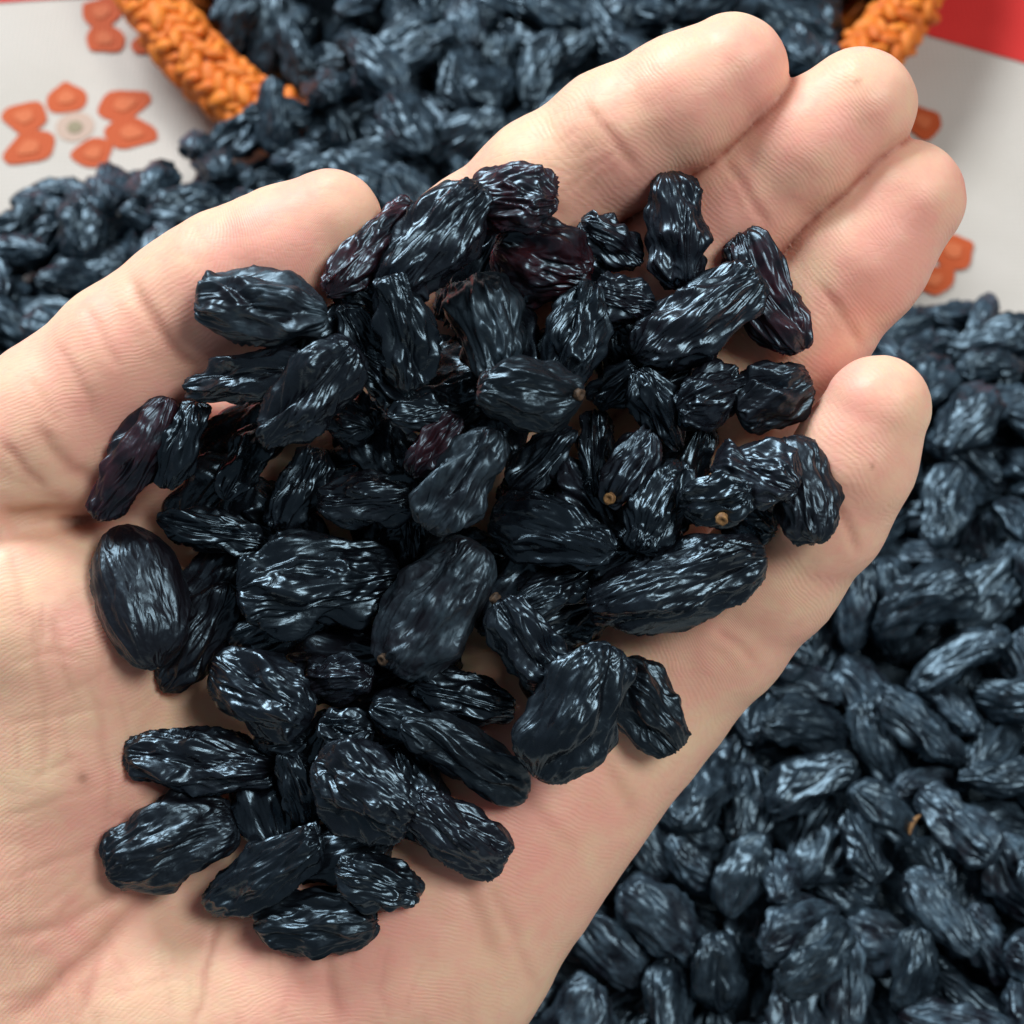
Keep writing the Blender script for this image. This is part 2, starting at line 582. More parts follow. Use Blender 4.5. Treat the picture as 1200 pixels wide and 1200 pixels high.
# folds of the skin, traced over the palm: points, half width mm, depth mm
CREASES = [
    ([(684, 116), (700, 140), (722, 168), (752, 205)], 0.6, 0.30),
    ([(676, 124), (694, 150), (716, 180)], 0.6, 0.10),
    ([(610, 205), (640, 235), (668, 262)], 0.7, 0.18),
    ([(846, 184), (866, 212), (884, 240), (902, 268)], 0.6, 0.30),
    ([(838, 196), (856, 222), (874, 250)], 0.6, 0.10),
    ([(960, 334), (980, 358), (996, 382), (1012, 408)], 0.6, 0.30),
    ([(952, 345), (972, 372), (990, 398)], 0.6, 0.10),
    ([(962, 575), (982, 600), (996, 625), (1006, 650)], 0.6, 0.30),
    ([(838, 738), (866, 756), (888, 780)], 0.5, 0.16),
    ([(826, 752), (850, 770), (872, 794)], 0.4, 0.06),
    # thumb
    ([(150, 322), (166, 352), (186, 386), (214, 418), (240, 436)], 0.8, 0.40),
    ([(96, 352), (112, 382), (128, 410), (150, 440)], 0.6, 0.16),
    ([(64, 400), (86, 430), (102, 462), (110, 490)], 0.6, 0.14),
    ([(30, 438), (52, 470), (70, 504)], 0.6, 0.10),
    ([(45, 495), (60, 525), (85, 550), (118, 562)], 0.9, 0.36),
    ([(0, 515), (14, 532), (30, 552), (60, 575)], 0.6, 0.30),
    ([(20, 560), (52, 578), (80, 584)], 0.7, 0.14),
    ([(-10, 602), (20, 610), (60, 606), (112, 606), (130, 612)], 1.3, 1.5),
    # palm
    ([(262, 930), (215, 1010), (150, 1075), (98, 1127), (41, 1174), (0, 1205)], 1.2, 0.42),
    ([(140, 1075), (112, 1130), (92, 1200)], 0.7, 0.25),
    ([(262, 1062), (248, 1110), (228, 1190), (222, 1210)], 0.6, 0.30),
    ([(380, 1095), (384, 1130), (392, 1172), (400, 1205)], 0.8, 0.24),
    ([(540, 1022), (556, 1060), (574, 1102), (584, 1126)], 1.2, 0.26),
    ([(566, 1030), (590, 1066), (612, 1108)], 0.8, 0.16),
    ([(600, 1100), (622, 1140), (640, 1165)], 0.7, 0.12),
    ([(700, 880), (716, 905), (736, 936), (742, 960)], 1.0, 0.22),
    ([(610, 930), (640, 960), (680, 1000)], 0.8, 0.10),
    ([(0, 1098), (40, 1092), (90, 1075), (150, 1040)], 0.8, 0.20),
    ([(0, 1030), (50, 1015), (110, 990), (150, 972)], 0.6, 0.12),
    ([(64, 730), (76, 780), (90, 830)], 0.6, 0.14),
    ([(30, 700), (44, 770), (52, 850), (50, 930)], 0.6, 0.13),
    ([(100, 790), (120, 850), (128, 910), (122, 980)], 0.6, 0.12),
    ([(10, 780), (60, 765), (110, 775)], 0.5, 0.10),
    ([(0, 850), (50, 842), (100, 830), (140, 826)], 0.5, 0.10),
    ([(0, 960), (60, 940), (120, 920)], 0.5, 0.10),
    ([(14, 640), (22, 690), (26, 740)], 0.6, 0.12),
]
_cr = random.Random(5)
for _i in range(26):      # faint hairlines on thenar and heel
    x0, y0 = _cr.uniform(-10, 150), _cr.uniform(650, 1180)
    a = math.radians(_cr.choice([80, 100, 70, -25, -15, -35]) + _cr.uniform(-10, 10))
    n = _cr.uniform(40, 110)
    CREASES.append(([(x0, y0), (x0 + math.cos(a) * n * .5 + _cr.uniform(-5, 5), y0 + math.sin(a) * n * .5), (x0 + math.cos(a) * n, y0 + math.sin(a) * n)], 0.4, _cr.uniform(.05, .10)))
for _i in range(16):
    x0, y0 = _cr.uniform(180, 560), _cr.uniform(1090, 1190)
    a = math.radians(_cr.uniform(65, 115))
    n = _cr.uniform(25, 70)
    CREASES.append(([(x0, y0), (x0 + math.cos(a) * n, y0 + math.sin(a) * n)], 0.4, _cr.uniform(.04, .08)))
for _i in range(14):      # short lines over the middle of the index
    t = _cr.uniform(0, 1)
    x0, y0 = 640 + 70 * t + _cr.uniform(-12, 12), 185 + 10 * t + _cr.uniform(-30, 45)
    CREASES.append(([(x0, y0), (x0 + 26, y0 - 18)], 0.35, 0.05))

PINK = [  # px, py, radius px, strength: ruddier skin of pads and joints
    (850, 120, 75, .45), (745, 215, 60, .45), (985, 165, 75, .50), (1080, 260, 70, .55), (1010, 345, 60, .40), (880, 260, 70, .45),
    (1010, 500, 70, .55), (1000, 620, 50, .3), (350, 265, 95, .65), (290, 350, 80, .55), (180, 440, 100, .45), (90, 560, 60, .55),
    (170, 960, 70, .45), (60, 760, 80, .30), (640, 960, 80, .40), (560, 1010, 90, .45), (300, 1100, 120, .30), (430, 1110, 110, .30),
    (80, 1080, 90, .30), (850, 770, 60, .35), (950, 420, 60, .45), (760, 300, 80, .55), (600, 870, 60, .6), (210, 560, 80, .4),
]
MOLES = [(97, 912, 7, .55), (1022, 546, 3.2, .5), (1005, 96, 3.0, .6), (1066, 590, 2.0, .3), (905, 640, 2.0, .2)]


def build_hand():
    F = build_field()
    v, q = surface_nets(F)
    # open border cells of the field's edge are left off; the arm goes on out of the picture
    used = np.unique(q)
    rm = np.full(len(v), -1)
    rm[used] = np.arange(len(used))
    v, q = v[used], rm[q]
    v = relax(v, q, 6)
    n = vnormals(v, q)
    px = 600 + v[:, 0] / (K * (1 - v[:, 2] / D))
    py = 600 - v[:, 1] / (K * (1 - v[:, 2] / D))
    front = np.clip(n[:, 2] * 2.2 - .35, 0, 1)
    crease = np.zeros(len(v))
    disp = np.zeros(len(v))
    wob = perlin(np.stack([px * .02, py * .02, np.zeros_like(px)], 1)) * 5 + perlin(np.stack([px * .07, py * .07, np.ones_like(px)], 1)) * 1.6
    for pts, wid, dep in CREASES:
        pts = np.array(pts, float)
        wpx = wid / K
        lo, hi = pts.min(0) - 5 * wpx, pts.max(0) + 5 * wpx
        m = np.nonzero((px > lo[0]) & (px < hi[0]) & (py > lo[1]) & (py < hi[1]) & (front > 0))[0]
        if not len(m):
            continue
        X, Y = px[m] + wob[m], py[m] + wob[m] * .6
        best = np.full(len(m), 1e9)
        par = np.zeros(len(m))
        seg = np.linalg.norm(np.diff(pts, axis=0), axis=1)
        tot, acc = seg.sum(), 0
        for (a, b, L) in zip(pts, pts[1:], seg):
            d = b - a
            t = np.clip(((X - a[0]) * d[0] + (Y - a[1]) * d[1]) / (d @ d), 0, 1)
            dist = np.hypot(X - a[0] - t * d[0], Y - a[1] - t * d[1])
            k = dist < best
            best[k] = dist[k]
            par[k] = (acc + t[k] * L) / tot
            acc += L
        fade = np.clip(np.minimum(par, 1 - par) * 5 + .12, 0, 1)
        g = np.exp(-(best / wpx) ** 2) * fade * front[m]
        shoulder = np.exp(-((best - 2.3 * wpx) / (1.2 * wpx)) ** 2) * fade * front[m]
        dep *= .8 if pts[:, 1].mean() > 640 else .9
        disp[m] += -dep * g + dep * .22 * shoulder
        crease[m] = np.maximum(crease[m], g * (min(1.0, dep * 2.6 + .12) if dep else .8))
    # where neighbouring fingers press together: a thin slit, its dark red shade painted into the colour
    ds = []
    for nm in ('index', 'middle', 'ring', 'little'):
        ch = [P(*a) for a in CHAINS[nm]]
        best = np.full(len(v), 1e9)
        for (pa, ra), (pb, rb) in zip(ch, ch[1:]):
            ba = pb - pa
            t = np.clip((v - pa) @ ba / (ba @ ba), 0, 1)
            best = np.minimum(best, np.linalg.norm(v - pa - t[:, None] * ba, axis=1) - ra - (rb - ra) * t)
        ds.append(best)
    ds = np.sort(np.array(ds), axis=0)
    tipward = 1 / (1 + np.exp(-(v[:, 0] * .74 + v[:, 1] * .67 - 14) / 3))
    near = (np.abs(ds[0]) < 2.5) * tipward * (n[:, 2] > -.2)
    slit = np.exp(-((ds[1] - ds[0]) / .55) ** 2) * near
    slit_band = np.exp(-((ds[1] - ds[0]) / 1.6) ** 2) * near
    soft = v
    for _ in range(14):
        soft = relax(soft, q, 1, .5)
        soft = v + (soft - v) * np.clip(slit_band * 1.5, 0, 1)[:, None]
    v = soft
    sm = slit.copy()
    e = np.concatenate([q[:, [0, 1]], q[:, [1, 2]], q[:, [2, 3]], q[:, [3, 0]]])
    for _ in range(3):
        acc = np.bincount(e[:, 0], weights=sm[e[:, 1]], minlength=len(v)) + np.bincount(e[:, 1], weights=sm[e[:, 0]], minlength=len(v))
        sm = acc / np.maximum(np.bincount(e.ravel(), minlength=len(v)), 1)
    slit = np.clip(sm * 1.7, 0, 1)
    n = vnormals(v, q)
    crease = np.maximum(crease * .42, np.maximum(slit * 1.0, slit_band * .4))
    # gentle unevenness of the flesh
    disp += perlin(v * .06) * .16 + perlin(v * .28 + 9) * .10 + perlin(v * .7 + 3) * .03
    v = v + n * disp[:, None]
    pink = np.full(len(v), .30)
    for (a, b, r, s) in PINK:
        pink += s * np.exp(-((px - a) ** 2 + (py - b) ** 2) / r ** 2)
    pink += perlin(v * .11 + 20) * .25
    mole = np.zeros(len(v))
    for (a, b, r, s) in MOLES:
        mole = np.maximum(mole, s * np.exp(-(((px - a) ** 2 + (py - b) ** 2) / r ** 2)) * (n[:, 2] > 0))
    tone = np.stack([np.clip(pink, 0, 1), np.clip(crease, 0, 1), mole, np.ones(len(v))], 1)
    # coordinate for the friction ridges: across the fingers on them, swirling over the palm
    along = (v[:, 0] * .74 + v[:, 1] * .67)
    curl = np.hypot(v[:, 0] + 20, v[:, 1] + 95)
    k = 1 / (1 + np.exp(-(along - 12) / 6))
    tip = np.zeros(len(v))
    rc = k * (along + .18 * v[:, 2]) + (1 - k) * curl
    origin = np.array([-25.0, -25.0, -20.0])
    wv = to_world(v)
    wo = to_world(origin)
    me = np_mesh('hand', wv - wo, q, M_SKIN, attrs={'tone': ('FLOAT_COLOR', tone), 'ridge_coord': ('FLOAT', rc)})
    o = link('hand', me, label='open cupped hand, palm up with fingers together, holding a heap of raisins', category='hand')
    o.location = wo
    return v, n


HV, HN = build_hand()

# height map of the palm seen square on, 0.5 mm cells, for resting things on it
HS = 0.5
HX0, HY0, HW = -80.0, -80.0, 320
HMAP = np.full((HW, HW), -60.0)
_i = ((HV[:, 0] - HX0) / HS).astype(int)
_j = ((HV[:, 1] - HY0) / HS).astype(int)
_ok = (_i >= 0) & (_j >= 0) & (_i < HW) & (_j < HW)
np.maximum.at(HMAP, (_i[_ok], _j[_ok]), HV[_ok, 2])
for _ in range(2):   # close pinholes
    pad = np.pad(HMAP, 1, mode='edge')
    nb = np.max([pad[a:a + HW, b:b + HW] for a in range(3) for b in range(3)], axis=0)
    HMAP = np.where(HMAP < -55, nb, HMAP)


# ------------------------------------------------------------------ raisins
def raisin_shape(L, W, T, seed, nu, nv, wr=1.0, taper=0.0, bend=0.0, blunt=0.72, lump=0.22, fold=3, freq=1.0, hook=0.0):
    """a shrivelled grape: L x W x T mm, wrinkles running end to end"""
    rs = np.random.RandomState(seed)
    th = np.linspace(0, np.pi, nv + 1)[1:-1]
    ph = np.linspace(0, 2 * np.pi, nu, endpoint=False)
    TH, PH = np.meshgrid(th, ph, indexing='ij')
    TH = np.concatenate([[0.0], TH.ravel(), [np.pi]])
    PH = np.concatenate([[0.0], PH.ravel(), [0.0]])
    x = np.cos(TH)
    s0 = np.sin(TH)
    s = np.maximum(s0, 0) ** blunt
    c, sn = np.cos(PH), np.sin(PH)
    off = rs.uniform(0, 200, 3)
    nrm = np.stack([x, s0 * c, s0 * sn], 1)
    low = perlin(nrm * 1.15 + off) * lump * 1.6 + perlin(nrm * 2.4 + off + 7) * lump * .7
    r = s * (1 + taper * x) * (1 + low)
    # deep folds from end to end
    for k in range(fold):
        p0, tw, wd, dp = rs.uniform(0, 2 * np.pi), rs.uniform(-.7, .7), rs.uniform(.18, .42), rs.uniform(.12, .32)
        d = np.angle(np.exp(1j * (PH - p0 - tw * x - .35 * np.sin(3 * x + p0))))
        r = r * (1 - dp * np.exp(-(d / wd) ** 2) * (1 - x ** 4) + dp * .3 * np.exp(-((np.abs(d) - 1.9 * wd) / (.7 * wd)) ** 2) * (1 - x ** 4))
    xx = x * (1 + .10 * perlin(nrm * 1.3 + off + 31))
    # wrinkles: ridged noise stretched along the meridians
    rho = (.42 + .58 * s)
    q = np.stack([x * L * .5 * .22, rho * c * W * .5, rho * sn * T * .5], 1)
    wp = q * .30 + off
    warp = np.stack([perlin(wp), perlin(wp + 17.3), perlin(wp + 41.9)], 1)
    wp2 = q * .8 + off
    warp2 = np.stack([perlin(wp2 + 5), perlin(wp2 + 23), perlin(wp2 + 61)], 1)
    q = q + warp * np.array([1.2, 2.2, 2.2]) + warp2 * np.array([.4, .38, .38])
    f = .58 * freq * rs.uniform(.84, 1.16)
    n1 = perlin(q * f + off)
    n2 = perlin(q * f * 1.9 + off + 11)
    n3 = perlin(q * f * np.array([5.5, 3.4, 3.4]) + off + 29)
    r1 = 1 - np.minimum(1, np.abs(n1) * 3.0)
    r2 = 1 - np.minimum(1, np.abs(n2) * 2.6)
    patch = np.clip(.85 + 1.0 * perlin(nrm * 1.6 + off + 77), .4, 1.3)
    h = (r1 ** 1.5 + .45 * r2 ** 1.4 * (1 - .4 * r1) + .08 * n3) * patch
    h = h - h.mean()
    endf = .35 + .65 * np.clip(s0 * 2.2, 0, 1)
    amp = .66 * wr * endf
    nn = nrm / np.array([L, W, T])
    nn /= np.linalg.norm(nn, axis=1)[:, None]
    y, z = r * c, r * sn
    y = y / np.abs(y).max()
    z = z / np.abs(z).max()
    V = np.stack([xx * L * .5, y * W * .5, z * T * .5], 1)
    V = V + nn * (h * amp)[:, None]
    V[:, 1] += bend * W * (x ** 2 - .4)
    V[:, 2] += hook * T * (x ** 2 - .4)
    idx = 1 + np.arange((nv - 1) * nu).reshape(nv - 1, nu)
    a, b = idx[:-1], idx[1:]
    quads = np.stack([a, b, np.roll(b, -1, 1), np.roll(a, -1, 1)], -1).reshape(-1, 4)
    last = len(TH) - 1
    t0 = np.stack([np.zeros(nu, int), idx[0], np.roll(idx[0], -1)], 1)
    t1 = np.stack([np.full(nu, last), np.roll(idx[-1], -1), idx[-1]], 1)
    ridge = np.clip(h * .8 + .2, 0, 1)
    return V, [quads, np.concatenate([t0, t1])], ridge


def raisin_mesh(name, mat, *a, **k):
    V, F, ridge = raisin_shape(*a, **k)
    return np_mesh(name, V / 1000.0, F, mat, attrs={'ridge': ('FLOAT', ridge)}), V


def stem_stub_mesh(seed):
    """the dry little knob where the grape was picked: a ringed stub, hollow at its end"""
    rs = np.random.RandomState(seed)
    prof = [(0.0, -.5), (.75, -.45), (.95, -.1), (.80, .25), (.92, .5), (.80, .72), (.48, .70), (.25, .45), (0, .40)]
    n = 14
    V, Q = [], []
    for (r, h) in prof:
        for k in range(n):
            a = 2 * np.pi * k / n
            rr = r * (1 + .12 * rs.uniform(-1, 1))
            V.append((rr * math.cos(a), rr * math.sin(a), h + .06 * rs.uniform(-1, 1)))
    for i in range(len(prof) - 1):
        for k in range(n):
            Q.append((i * n + k, i * n + (k + 1) % n, (i + 1) * n + (k + 1) % n, (i + 1) * n + k))
    return np_mesh('stem_stub', np.array(V) * .0008, np.array(Q), M_STEM)


STUB = stem_stub_mesh(3)
SCAR = stem_stub_mesh(8)
SCAR.materials[0] = M_SCAR

# cx, cy, length px, width px, angle (clockwise from horizontal), layer, material, options, label
RB, RW, RS_, RF = M_BLACK, M_WINE, M_SMOOTH, M_BLOOM
RAISINS = [
    # ---- lowest layer, glimpsed in the gaps
    (330, 620, 110, 70, 40, 0, RB, {}, 'dark raisin glimpsed under the gap above the largest broad raisin'),
    (300, 500, 120, 66, -30, 0, RB, {}, 'shadowed raisin wedged below the diagonal pair near the thumb'),
    (455, 530, 115, 70, 30, 0, RB, {}, 'deep shadowed raisin in the dark hollow at the heap centre'),
    (455, 650, 105, 66, 80, 0, RB, {}, 'dark raisin sunk between the two largest raisins'),
    (570, 480, 110, 70, 70, 0, RB, {}, 'shadowed raisin beneath the domed raisin at the heap centre'),
    (560, 660, 115, 70, 20, 0, RB, {}, 'dark raisin under the upper end of the bluish oval raisin'),
    (470, 800, 115, 70, -30, 0, RB, {}, 'dark raisin below the stem end of the bluish oval raisin'),
    (640, 770, 110, 66, 80, 0, RB, {}, 'shadowed raisin under the ribbed teardrop with its stub upwards'),
    (705, 640, 120, 70, 0, 0, RB, {}, 'dark raisin squeezed between the long flat raisin and the ribbed one'),
    (735, 420, 100, 64, 60, 0, RB, {}, 'dark raisin under the oblong raisin pointing at the ring finger'),
    (800, 560, 110, 66, -70, 0, RB, {}, 'shadowed raisin between the two raisins showing round stem stubs'),
    (545, 440, 110, 66, 20, 0, RB, {}, 'dark raisin in the hollow left of the domed raisin'),
    (640, 430, 110, 66, -50, 0, RB, {}, 'shadowed raisin under the foot of the crumpled oval by the domed one'),
    (560, 320, 115, 70, -60, 0, RB, {}, 'dark raisin under the long diagonal one below the index finger'),
    (400, 560, 100, 60, -20, 0, RB, {}, 'shadowed raisin beneath the small row above the broad raisin'),
    (250, 680, 100, 56, -50, 0, RB, {}, 'thin dark raisin poking out beside the tip of the broad raisin'),
    (430, 860, 110, 66, 0, 0, RB, {}, 'dark raisin above the crumpled round raisin near the palm heel'),
    (312, 948, 100, 66, 70, 0, RB, {}, 'black raisin in shadow between the two raisins by the thumb pad'),
    (670, 720, 100, 60, -20, 0, RB, {}, 'dark raisin under the blunt end of the long flat raisin'),
    (405, 770, 110, 66, 10, 0, RB, {}, 'shadowed raisin under the lower rim of the broad raisin'),
    (370, 415, 110, 60, -40, 0, RB, {}, 'shadowed raisin tucked beneath the upper pair beside the thumb'),
    (640, 600, 110, 64, 40, 0, RB, {}, 'dark raisin below the small slanting raisin at the centre'),
    (245, 585, 105, 62, -40, 0, RB, {}, 'dark raisin in shadow between the thumb-base raisin and the flat crinkled one'),
    (330, 730, 110, 66, -20, 0, RB, {}, 'shadowed raisin below the tip of the broad raisin, beside the kinked one'),
    (500, 610, 100, 60, -30, 0, RB, {}, 'dark raisin under the lower point of the diamond-shaped raisin'),
    (600, 690, 105, 64, -50, 0, RB, {}, 'shadowed raisin between the bluish oval and the triangular one'),
    (690, 590, 100, 60, 60, 0, RB, {}, 'dark raisin beneath the foot of the thin upright crinkled raisin'),
    (785, 430, 100, 62, -30, 0, RB, {}, 'shadowed raisin right under the oblong raisin, above the stubby one'),
    (690, 340, 95, 60, 40, 0, RB, {}, 'dark raisin between the wine-sheen round raisin and the knobbly one'),
    (600, 410, 100, 62, 80, 0, RB, {}, 'shadowed raisin between the plump tilted oval and the domed raisin'),
    (520, 470, 95, 60, -20, 0, RB, {}, 'dark raisin behind the white glints in the central hollow'),
    (440, 520, 95, 62, 60, 0, RB, {}, 'shadowed raisin above the level oval raisin with white highlights'),
    (375, 890, 100, 62, -60, 0, RB, {}, 'dark raisin under the upper edge of the crumpled round raisin'),
    (485, 930, 100, 60, 70, 0, RB, {}, 'shadowed raisin between the crumpled round raisin and the ridged one'),
    (395, 1000, 105, 62, -10, 0, RB, {}, 'dark raisin between the crumpled round raisin and the twisted one'),
    (490, 850, 95, 60, 20, 0, RB, {}, 'shadowed raisin at the pointed end of the bean-shaped raisin'),
    (745, 650, 100, 60, -30, 0, RB, {}, 'dark raisin under the upper edge of the long flat raisin'),
    (860, 600, 90, 58, 30, 0, RB, {}, 'shadowed raisin below the ringed brown stem stub'),
    (430, 350, 90, 52, 30, 0, RB, {}, 'dark raisin under the wine-red thin one near the thumb tip'),
    # ---- second layer
    (292, 443, 165, 62, -16, 1, RB, dict(taper=.12), 'slim dark raisin with a lit upper ridge under the lone thumb raisin'),
    (157, 537, 160, 72, -63, 1, RW, dict(wr=.75, lump=.26, fold=2), 'shrivelled purple-tinged raisin leaning on the base of the thumb'),
    (213, 523, 105, 60, -72, 1, RB, {}, 'small wrinkled raisin beside the purple-tinged one at the thumb base'),
    (285, 543, 92, 52, -60, 1, RB, dict(lump=.3), 'small knobbly raisin in the shadow by the thumb base'),
    (411, 488, 70, 60, 30, 1, RB, dict(lump=.25), 'small round knobbly raisin under the big diagonal teardrop'),
    (350, 572, 108, 64, -60, 1, RB, {}, 'short raisin slanting upwards above the largest broad raisin'),
    (247, 622, 120, 58, 15, 1, RB, dict(lump=.24), 'crinkled flat raisin between the glossy oval and the small upright one'),
    (437, 292, 155, 60, -43, 1, RW, dict(wr=1.0, taper=-.1, fold=2), 'wine-red thin raisin touching the tip of the thumb'),
    (425, 392, 84, 40, 60, 1, RB, {}, 'thin crinkled raisin edge below the wine-red one'),
    (452, 448, 86, 50, 50, 1, RB, {}, 'small dark raisin at the foot of the curved upright raisin'),
    (635, 303, 118, 108, 20, 1, RW, dict(wr=1.0, lump=.2, blunt=.9), 'round very dark raisin with a wine sheen below the index finger'),
    (716, 284, 84, 58, 28, 1, RB, {}, 'small smooth-ended raisin in the gap between index and middle fingers'),
    (730, 350, 74, 60, 10, 1, RB, dict(lump=.26), 'small knobbly raisin between the upright block and the crumpled oval'),
    (722, 452, 70, 46, -40, 1, RB, {}, 'small shadowed raisin left of the tapered one under the oblong raisin'),
    (490, 486, 72, 44, 5, 1, RB, {}, 'tiny dark raisin with white glints in the central hollow'),
    (510, 522, 86, 48, -52, 1, RW, {}, 'narrow purple-black raisin leaning on the diamond-shaped raisin'),
    (635, 540, 100, 58, -46, 1, RB, {}, 'small slanting raisin with a lit upper edge at the heap centre'),
    (698, 530, 108, 44, -80, 1, RB, dict(lump=.3), 'thin upright crinkled raisin with a pale crumpled top'),
    (771, 480, 104, 60, 66, 1, RB, dict(taper=-.2), 'tapered raisin hanging below the oblong one'),
    (832, 464, 88, 70, -20, 1, RB, {}, 'stubby raisin between the tapered one and the folded round one'),
    (484, 636, 76, 36, 85, 1, RB, {}, 'sliver of a raisin standing between the broad raisin and the diamond one'),
    (645, 696, 122, 54, -24, 1, RB, {}, 'dark raisin with a thin lit edge beside the bluish oval'),
    (618, 752, 116, 84, 62, 1, RB, dict(taper=.15, wr=.75, stub=(582, 700)), 'dark ribbed teardrop raisin with its stem stub pointing upwards'),
    (545, 815, 118, 64, 12, 1, RB, {}, 'plain oval raisin under the bluish oval, above the bean-shaped one'),
    (395, 796, 92, 70, -14, 1, RB, dict(lump=.26, fold=2), 'puckered small raisin directly below the broad raisin'),
    (405, 852, 62, 46, 0, 1, RB, dict(lump=.3), 'tiny curled raisin above the crumpled round one'),
    (328, 866, 66, 46, 10, 1, RB, {}, 'small rough raisin tip beside the rectangular ribbed raisin'),
    (350, 926, 95, 50, 82, 1, RB, dict(lump=.25), 'narrow upright raisin stuck to the side of the crumpled round one'),
    (757, 828, 126, 84, 52, 1, RS_, dict(wr=.7, taper=-.12), 'small shiny raisin half hidden behind the big leaf-shaped one'),
    (938, 574, 130, 86, 72, 1, RS_, dict(wr=.75), 'smooth-sided raisin resting against the base of the little finger'),
    (371, 1079, 145, 80, 0, 1, RS_, dict(wr=.8), 'lowest raisin of the heap, a plain oval on the palm heel'),
    (443, 1033, 100, 74, 22, 1, RB, {}, 'small rough raisin at the heap foot, next to the lowest oval'),
    (307, 812, 134, 100, 25, 1, RB, dict(wr=.95), 'blunt striped raisin between the kinked one and the puckered one'),
    (899, 348, 152, 80, 62, 1, RW, dict(bend=.10, wr=1.05), 'reddish-brown crescent raisin lying on the ring finger'),
    (233, 748, 148, 70, -60, 1, RS_, dict(wr=.6, lump=.28, bend=.10), 'kinked smooth raisin beside the glossy oval one'),
    # ---- third layer
    (600, 232, 108, 88, 10, 2, RW, dict(lump=.2, wr=1.0), 'round crinkled raisin topmost against the index finger'),
    (508, 285, 172, 94, -48, 2, RB, dict(wr=1.15), 'long diagonal raisin with bold meandering wrinkles below the index finger'),
    (473, 390, 142, 70, 74, 2, RB, dict(bend=-.12), 'curved upright raisin left of the plump tilted oval'),
    (570, 383, 136, 100, 66, 2, RF, dict(wr=.85, taper=-.05), 'plump tilted oval raisin with sharp wrinkles in the upper heap'),
    (676, 391, 118, 74, -70, 2, RB, dict(wr=1.2), 'crumpled oval raisin right of the plump tilted one'),
    (791, 270, 130, 88, 84, 2, RB, dict(blunt=.62), 'upright blocky raisin standing where index and middle fingers part'),
    (820, 369, 170, 92, -33, 2, RB, dict(blunt=.66), 'oblong raisin pointing towards the ring finger crescent'),
    (362, 463, 160, 90, -50, 2, RB, dict(taper=.22), 'big diagonal teardrop raisin below the lone thumb raisin'),
    (306, 361, 146, 94, 6, 2, RF, dict(blunt=.66, wr=.85), 'lone blunt oval raisin resting on the inside of the thumb'),
    (432, 583, 122, 72, -4, 2, RB, {}, 'oval raisin lying level above the broad raisin, with white highlights'),
    (541, 563, 138, 84, -57, 2, RF, dict(wr=1.1), 'diamond-shaped raisin with parallel silvery wrinkles at the heap centre'),
    (738, 550, 98, 58, -62, 2.6, RB, dict(taper=.1, stub=(722, 591)), 'slanting raisin ending in a round tan stem stub'),
    (770, 593, 122, 78, -68, 2.2, RB, {}, 'bluish upright raisin behind the tan stem stub'),
    (840, 586, 86, 70, -20, 2.6, RB, dict(stub=(852, 600), lump=.22), 'small raisin facing the viewer with a ringed brown stem stub'),
    (907, 464, 92, 88, -20, 2, RS_, dict(fold=3, lump=.2, wr=.75), 'round folded raisin at the root of the ring finger'),
    (886, 556, 104, 90, 24, 2, RB, dict(wr=1.2), 'round brain-like raisin before the little finger'),
    (648, 626, 154, 84, 12, 2, RB, dict(taper=-.22, wr=1.05), 'triangular raisin with level ribs beside the diamond one'),
    (621, 461, 128, 98, 10, 2, RS_, dict(wr=.6, stub=(676, 460), fold=2), 'domed dark raisin with a pale top and brown stem scar'),
    (166, 699, 168, 112, 80, 2, RS_, dict(wr=.40, lump=.08, blunt=.9, taper=-.04, fold=1, freq=1.1), 'smooth glossy oval raisin on the pad of the thumb'),
    (237, 892, 178, 78, 6, 2, RB, dict(blunt=.62, wr=1.1), 'rectangular ribbed raisin lying across the inner palm'),
    (198, 986, 162, 110, -20, 2, RS_, dict(wr=.6, lump=.22, bend=-.06), 'broad dull raisin with a flat face near the wrist'),
    (312, 1023, 172, 78, -30, 2, RB, dict(wr=.8, fold=2, bend=.08), 'twisted raisin with a reddish end above the lowest oval'),
    (537, 973, 138, 80, 36, 2, RB, dict(wr=.95), 'ridged raisin lowest towards the outer edge of the palm'),
    # ---- top layer
    (545, 885, 172, 70, 30, 3, RS_, dict(wr=.6, taper=.18, bend=-.06), 'smooth bean-shaped raisin above the outer palm'),
    (427, 929, 134, 124, 30, 3, RB, dict(fold=4, lump=.24, wr=1.0, blunt=.9), 'crumpled round raisin with deep folds near the palm heel'),
    (372, 683, 184, 128, -8, 3, RB, dict(wr=1.05, taper=-.03), 'largest broad raisin of the heap, wrinkled lengthwise'),
    (511, 714, 176, 124, -55, 3, RF, dict(wr=.8, taper=-.06, stub=(452, 772)), 'large bluish oval raisin with a stem scar at its lower end'),
    (793, 684, 218, 114, -16, 3, RB, dict(wr=1.0, freq=.92, blunt=.72, taper=.10), 'longest flat raisin with flowing ridges on the outer palm'),
    (672, 835, 182, 120, -62, 3, RB, dict(wr=.8, taper=-.10, blunt=.85, fold=1), 'big leaf-shaped dark raisin at the outer edge of the heap'),
]


